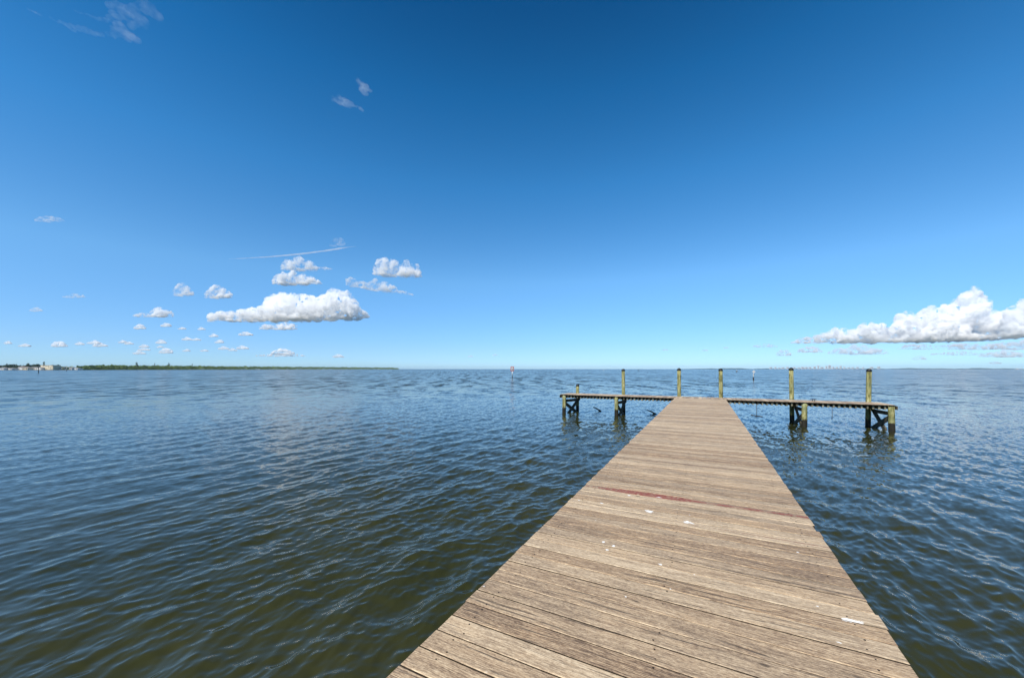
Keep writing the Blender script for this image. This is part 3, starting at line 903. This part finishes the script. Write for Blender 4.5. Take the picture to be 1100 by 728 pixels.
CLOUDS = True
if CLOUDS:
    cumulus([(223, 337), (236, 334.5), (255, 333), (272, 331), (283, 329), (287, 321), (297, 318.5), (308, 316.6), (328, 318), (340, 321), (349, 319), (354, 314.5), (360, 313), (368, 314.5), (376, 317), (383, 326), (390, 333), (397, 337.5)],
            343.0, 'largest white cloud on the left, long and flat-based with two domed tops', seed=3, base_slope=-.022)
    cumulus([(279, 350), (286, 347.5), (295, 349.5), (299, 347), (309, 345.8), (316, 346.5), (319.5, 350)], 353.5, 'small ragged cloud tucked just under the largest left cloud', seed=8)
    cumulus([(301, 288), (303, 282), (310, 277.5), (319, 276), (329, 277.5), (337, 282), (341, 286.5), (350, 286.5), (357, 288.5)], 289.5, 'upper cloud of the stacked pair just under the contrail, with a thin tail', seed=12, mfp=5, alt=1500)
    cumulus([(293, 300), (296, 295), (304, 292), (318, 292.5), (331, 293.5), (339, 298), (346, 303.5)], 305, 'lower cloud of the stacked pair under the contrail', seed=14)
    cumulus([(401, 288), (405, 280), (414, 277), (422, 280), (432, 282), (440, 280), (448, 285), (453.5, 294)], 296, 'round white cloud furthest right of the left group', seed=17, mfp=4.0, base_slope=.05)
    cumulus([(372, 299), (377, 297.5), (386, 302), (396, 302), (404, 300), (415, 302), (424, 305), (428, 312), (436, 312), (444, 316)], 312, 'slanting grey white cloud under the rounded one right of the stacked pair', seed=19, mfp=6, base_slope=.15, alt=1000)
    blob(220, 250, 305.5, 319.5, 'small domed cloud left of the stacked pair, the right one of two')
    blob(186, 208, 303, 317, 'small round cloud left of the stacked pair, the left one of two', mfp=4)
    cumulus([(143, 338), (152, 335.5), (160, 336), (165, 331), (173, 328.5), (181, 331), (187, 337)], 340, 'small cloud with a thin left tail, left of the largest left cloud', seed=22)
    blob(68, 92, 315, 319.5, 'faint flat cloud high over the village', mfp=9)
    blob(32, 45, 329.5, 334, 'tiny faint cloud at the far left edge', mfp=6)
    blob(37, 69, 231.5, 237.5, 'thin flat white wisp high at the left edge', mfp=16, alt=3000)
    blob(354, 371, 253.5, 264, 'faint little puff just above the right end of the contrail', mfp=14, alt=3000)
    # the great bank on the right
    cumulus([(850, 367.5), (861, 362), (876, 360), (890, 356), (899, 352.7), (910, 353), (917, 355), (925, 349), (935, 348), (945, 349), (955, 352), (962, 350), (966, 340), (975, 337.5), (984, 341), (991, 334), (1001, 330.5), (1008, 334), (1014, 338), (1017, 328), (1027, 325.5), (1034, 323.6), (1039, 317), (1047, 313.8), (1053, 315), (1058, 330), (1066, 334), (1074, 341), (1082, 350), (1092, 360)],
            366.0, 'great towering white cloud bank low on the right', seed=31, base_slope=-.022, depth=.2, alt=900)
    cumulus([(1076, 355), (1081, 342), (1089, 332), (1098, 326), (1110, 321), (1125, 325), (1140, 320), (1160, 335), (1175, 350)], 361, 'cloud rising at the right edge beyond the great bank', seed=33, depth=.3)
    cumulus([(890, 377), (899, 373), (908, 374), (916, 370), (926, 369), (936, 372), (946, 374), (956, 376)], 380, 'low broken cloud under the left end of the great bank', seed=35, mfp=5)
    blob(857, 883, 371, 378, 'small cloud just under the left tip of the great bank', mfp=4)
    blob(808, 835, 368, 372.5, 'thin cloud left of the great bank, the higher of two', mfp=7)
    blob(834, 850, 374.5, 381.5, 'thin cloud left of the great bank, the lower of two', mfp=6)
    cumulus([(963, 375), (972, 370), (990, 369), (1010, 371), (1030, 368), (1060, 369), (1085, 366), (1110, 364), (1140, 366)], 375, 'long flat grey layer right under the great bank', seed=41, mfp=5, depth=.2, alt=800)
    blob(1000, 1060, 377, 381, 'long thin low streak of cloud under the grey layer', mfp=5, depth=.2)
    blob(1052, 1110, 375, 383, 'low streak of cloud at the right edge under the grey layer', mfp=5, depth=.2)
    blob(980, 995, 381.5, 386, 'tiny low cloud near the horizon under the great bank', mfp=8)
    # scattered small fair-weather puffs over the point: each its own body
    small = [(144, 156, 347.5, 353), (173, 184, 346.5, 350.5), (192, 199, 351, 353.5), (213, 220, 351, 354), (256, 272, 356, 360), (196, 206, 361.5, 365), (207, 215.5, 362.8, 365.2), (225, 234, 358, 361.5),
             (231, 240, 364.5, 368), (235, 246, 371.5, 375), (246, 254, 373.5, 376.5), (254, 267, 370.8, 374.6), (292, 317, 373, 380.3), (275, 328, 378.6, 382.4), (168, 178, 364, 368.5), (169, 175, 371, 373),
             (171, 186, 373, 379), (150, 160, 369.5, 373), (148, 161, 373.5, 376), (143, 156, 376, 380), (20, 33, 368.6, 372), (55, 72, 366, 372), (94, 107, 365.2, 369), (100, 115, 367, 371.8), (81, 90, 367, 370), (128, 136, 365, 368), (134, 143, 366.5, 369.5),
             (358, 369, 380, 383.5), (503, 508, 381.2, 383), (529.5, 534, 379.6, 381.6), (197, 204, 374.5, 377), (216, 223, 375, 377), (5, 12, 366, 369), (778, 782, 372, 373.6), (755, 760, 375, 376.5), (712, 717, 374.5, 376), (1062, 1075, 388, 390.4)]
    for (a, b, c_, d_) in small:
        o = blob(a, b, c_, d_, 'one of the many tiny white puffs of cloud low over the wooded shore', mfp=1.5 if a < 480 else 4.0)
        o['group'] = 'tiny puffs of cloud low over the shore'
    # contrail
    balls = []
    pts = [(246, 278.3), (260, 277.6), (290, 275.8), (320, 273.2), (350, 269.3), (372, 265.8), (382, 264.6)]
    N = 170
    for i in range(N):
        x = 246 + 136 * i / (N - 1)
        yv = np.interp(x, [p[0] for p in pts], [p[1] for p in pts])
        w = .34 + .58 * min(1, (x - 246) / 70) if x < 365 else .8 - (x - 365) * .028
        balls.append((x - 314, 0, 272 - yv, w * 1.4, w))
    o, co = cloud_mesh(balls, lambda x: 0 * x + .06, .3)
    Z = 21000.
    place_cloud(o, co, 314, 272, Z, mat_cloud('contrail_ice', 1 / (3.2 * Z / F)), 'thin straight white contrail above the left clouds')
    o.name = 'contrail'; o['category'] = 'contrail'
    # cirrus
    def wisp(strokes, cx, cy, Z, mfp, label, seed):
        q = random.Random(seed); balls = []
        for (pts, wid) in strokes:
            L = sum(math.dist(pts[i], pts[i + 1]) for i in range(len(pts) - 1))
            n = max(6, int(L / (wid * .4)))
            xs = np.linspace(0, 1, len(pts))
            for i in range(n):
                t = i / (n - 1)
                x = np.interp(t, xs, [p[0] for p in pts]); yv = np.interp(t, xs, [p[1] for p in pts])
                w = wid * 1.25 * (.25 + .75 * math.sin(math.pi * t)) * q.uniform(.5, 1.2)
                balls.append((x - cx + q.gauss(0, wid * .25), q.gauss(0, wid), cy - yv + q.gauss(0, wid * .25), w * 1.3, w * .8))
        o, co = cloud_mesh(balls, lambda x: 0 * x + .35, .8)
        place_cloud(o, co, cx, cy, Z, mat_cloud('cirrus_ice', 1.8 / (mfp * Z / F), Z / F * 1.3, .30, .75), label)
        o.name = 'cirrus_cloud'
    wisp([([(48, 18), (75, 28), (100, 35), (125, 40)], 1.6), ([(80, 12), (105, 20), (128, 24)], 1.3), ([(115, 38), (135, 36), (152, 43)], 3.0), ([(118, 24), (140, 20), (158, 8), (164, 6)], 4.5), ([(128, 28), (138, 36)], 4.0), ([(120, 10), (140, 12)], 4.0), ([(30, 10), (50, 19)], 1.0)],
         105, 25, 9000., 95, 'faint sweeping cirrus wisp in the top left corner', 2)
    wisp([([(354, 105), (366, 109), (376, 112), (384, 114)], 2.2), ([(384, 114), (392, 120)], 1.0), ([(366, 108), (372, 111)], 2.6)], 370, 110, 9000., 34, 'small flat wisp of cloud in the upper left sky, the lower of two', 4)
    wisp([([(386, 87), (390, 93), (393, 100)], 3.0), ([(390, 94), (397, 95)], 2.2), ([(385, 95), (394, 101)], 1.4)], 390, 94, 9000., 32, 'small upright wisp of cloud in the upper left sky, the upper of two', 6)

# ------------------------------------------------------------------ sun, sky, camera
SUN_EL, SUN_AZ = R(50), R(-168)         # azimuth clockwise from +Y
sd = Vector((math.sin(SUN_AZ) * math.cos(SUN_EL), math.cos(SUN_AZ) * math.cos(SUN_EL), math.sin(SUN_EL)))
L = bpy.data.lights.new('sun', 'SUN'); L.energy = 4.2; L.angle = R(.53); L.color = (1, .935, .82)
so = bpy.data.objects.new('sun', L); so.rotation_euler = sd.to_track_quat('Z', 'Y').to_euler(); so.location = (-20, -20, 50); col.objects.link(so)
w = bpy.data.worlds.new('World'); scene.world = w; w.use_nodes = True
nt = w.node_tree
bg = nt.nodes['Background']; bg.inputs['Strength'].default_value = .13
sk = nt.nodes.new('ShaderNodeTexSky'); sk.sky_type = 'NISHITA'; sk.sun_disc = False
sk.sun_elevation = SUN_EL; sk.sun_rotation = SUN_AZ % (2 * math.pi)
sk.altitude = 0; sk.air_density = .7; sk.dust_density = 0.0; sk.ozone_density = 3.0
# the deep polarised blue of the photograph: a tint of the sky by height above the horizon
tc = nt.nodes.new('ShaderNodeTexCoord'); sx = nt.nodes.new('ShaderNodeSeparateXYZ'); rp = nt.nodes.new('ShaderNodeValToRGB')
nt.links.new(tc.outputs['Generated'], sx.inputs[0]); nt.links.new(sx.outputs[2], rp.inputs[0])
stops = ((0, (.41, .585, .80)), (.05, (.47, .645, .84)), (.22, (.62, 1.0, 1.11)), (.43, (.29, .94, 1.19)), (.585, (.115, .73, 1.02)), (.69, (.055, .515, .78)), (1, (.05, .46, .66)))
while len(rp.color_ramp.elements) < len(stops): rp.color_ramp.elements.new(.5)
for e, (p_, c_) in zip(rp.color_ramp.elements, stops): e.position = p_; e.color = (*c_, 1)
mx = nt.nodes.new('ShaderNodeMix'); mx.data_type = 'RGBA'; mx.blend_type = 'MULTIPLY'; mx.inputs[0].default_value = 1
nt.links.new(sk.outputs[0], mx.inputs[6]); nt.links.new(rp.outputs[0], mx.inputs[7]); nt.links.new(mx.outputs[2], bg.inputs['Color'])

cam = bpy.data.cameras.new('camera'); cam.sensor_width = 36; cam.lens = F / 1100 * 36
cam.shift_y = (HY - 364) / 1100; cam.clip_start = .1; cam.clip_end = 200000
co = bpy.data.objects.new('camera', cam); co.location = (0, 0, EYE); co.rotation_euler = (R(90), 0, YAW)
col.objects.link(co); scene.camera = co

vs = scene.view_settings
scene.display_settings.display_device = 'sRGB'
vs.view_transform = 'Standard'; vs.look = 'None'; vs.exposure = 0.4; vs.gamma = 1.0; vs.use_curve_mapping = False
cy = scene.cycles
cy.use_denoising = True
cy.max_bounces = 48; cy.diffuse_bounces = 3; cy.glossy_bounces = 4; cy.volume_bounces = 40; cy.transparent_max_bounces = 16; cy.transmission_bounces = 4
cy.caustics_reflective = False; cy.caustics_refractive = False
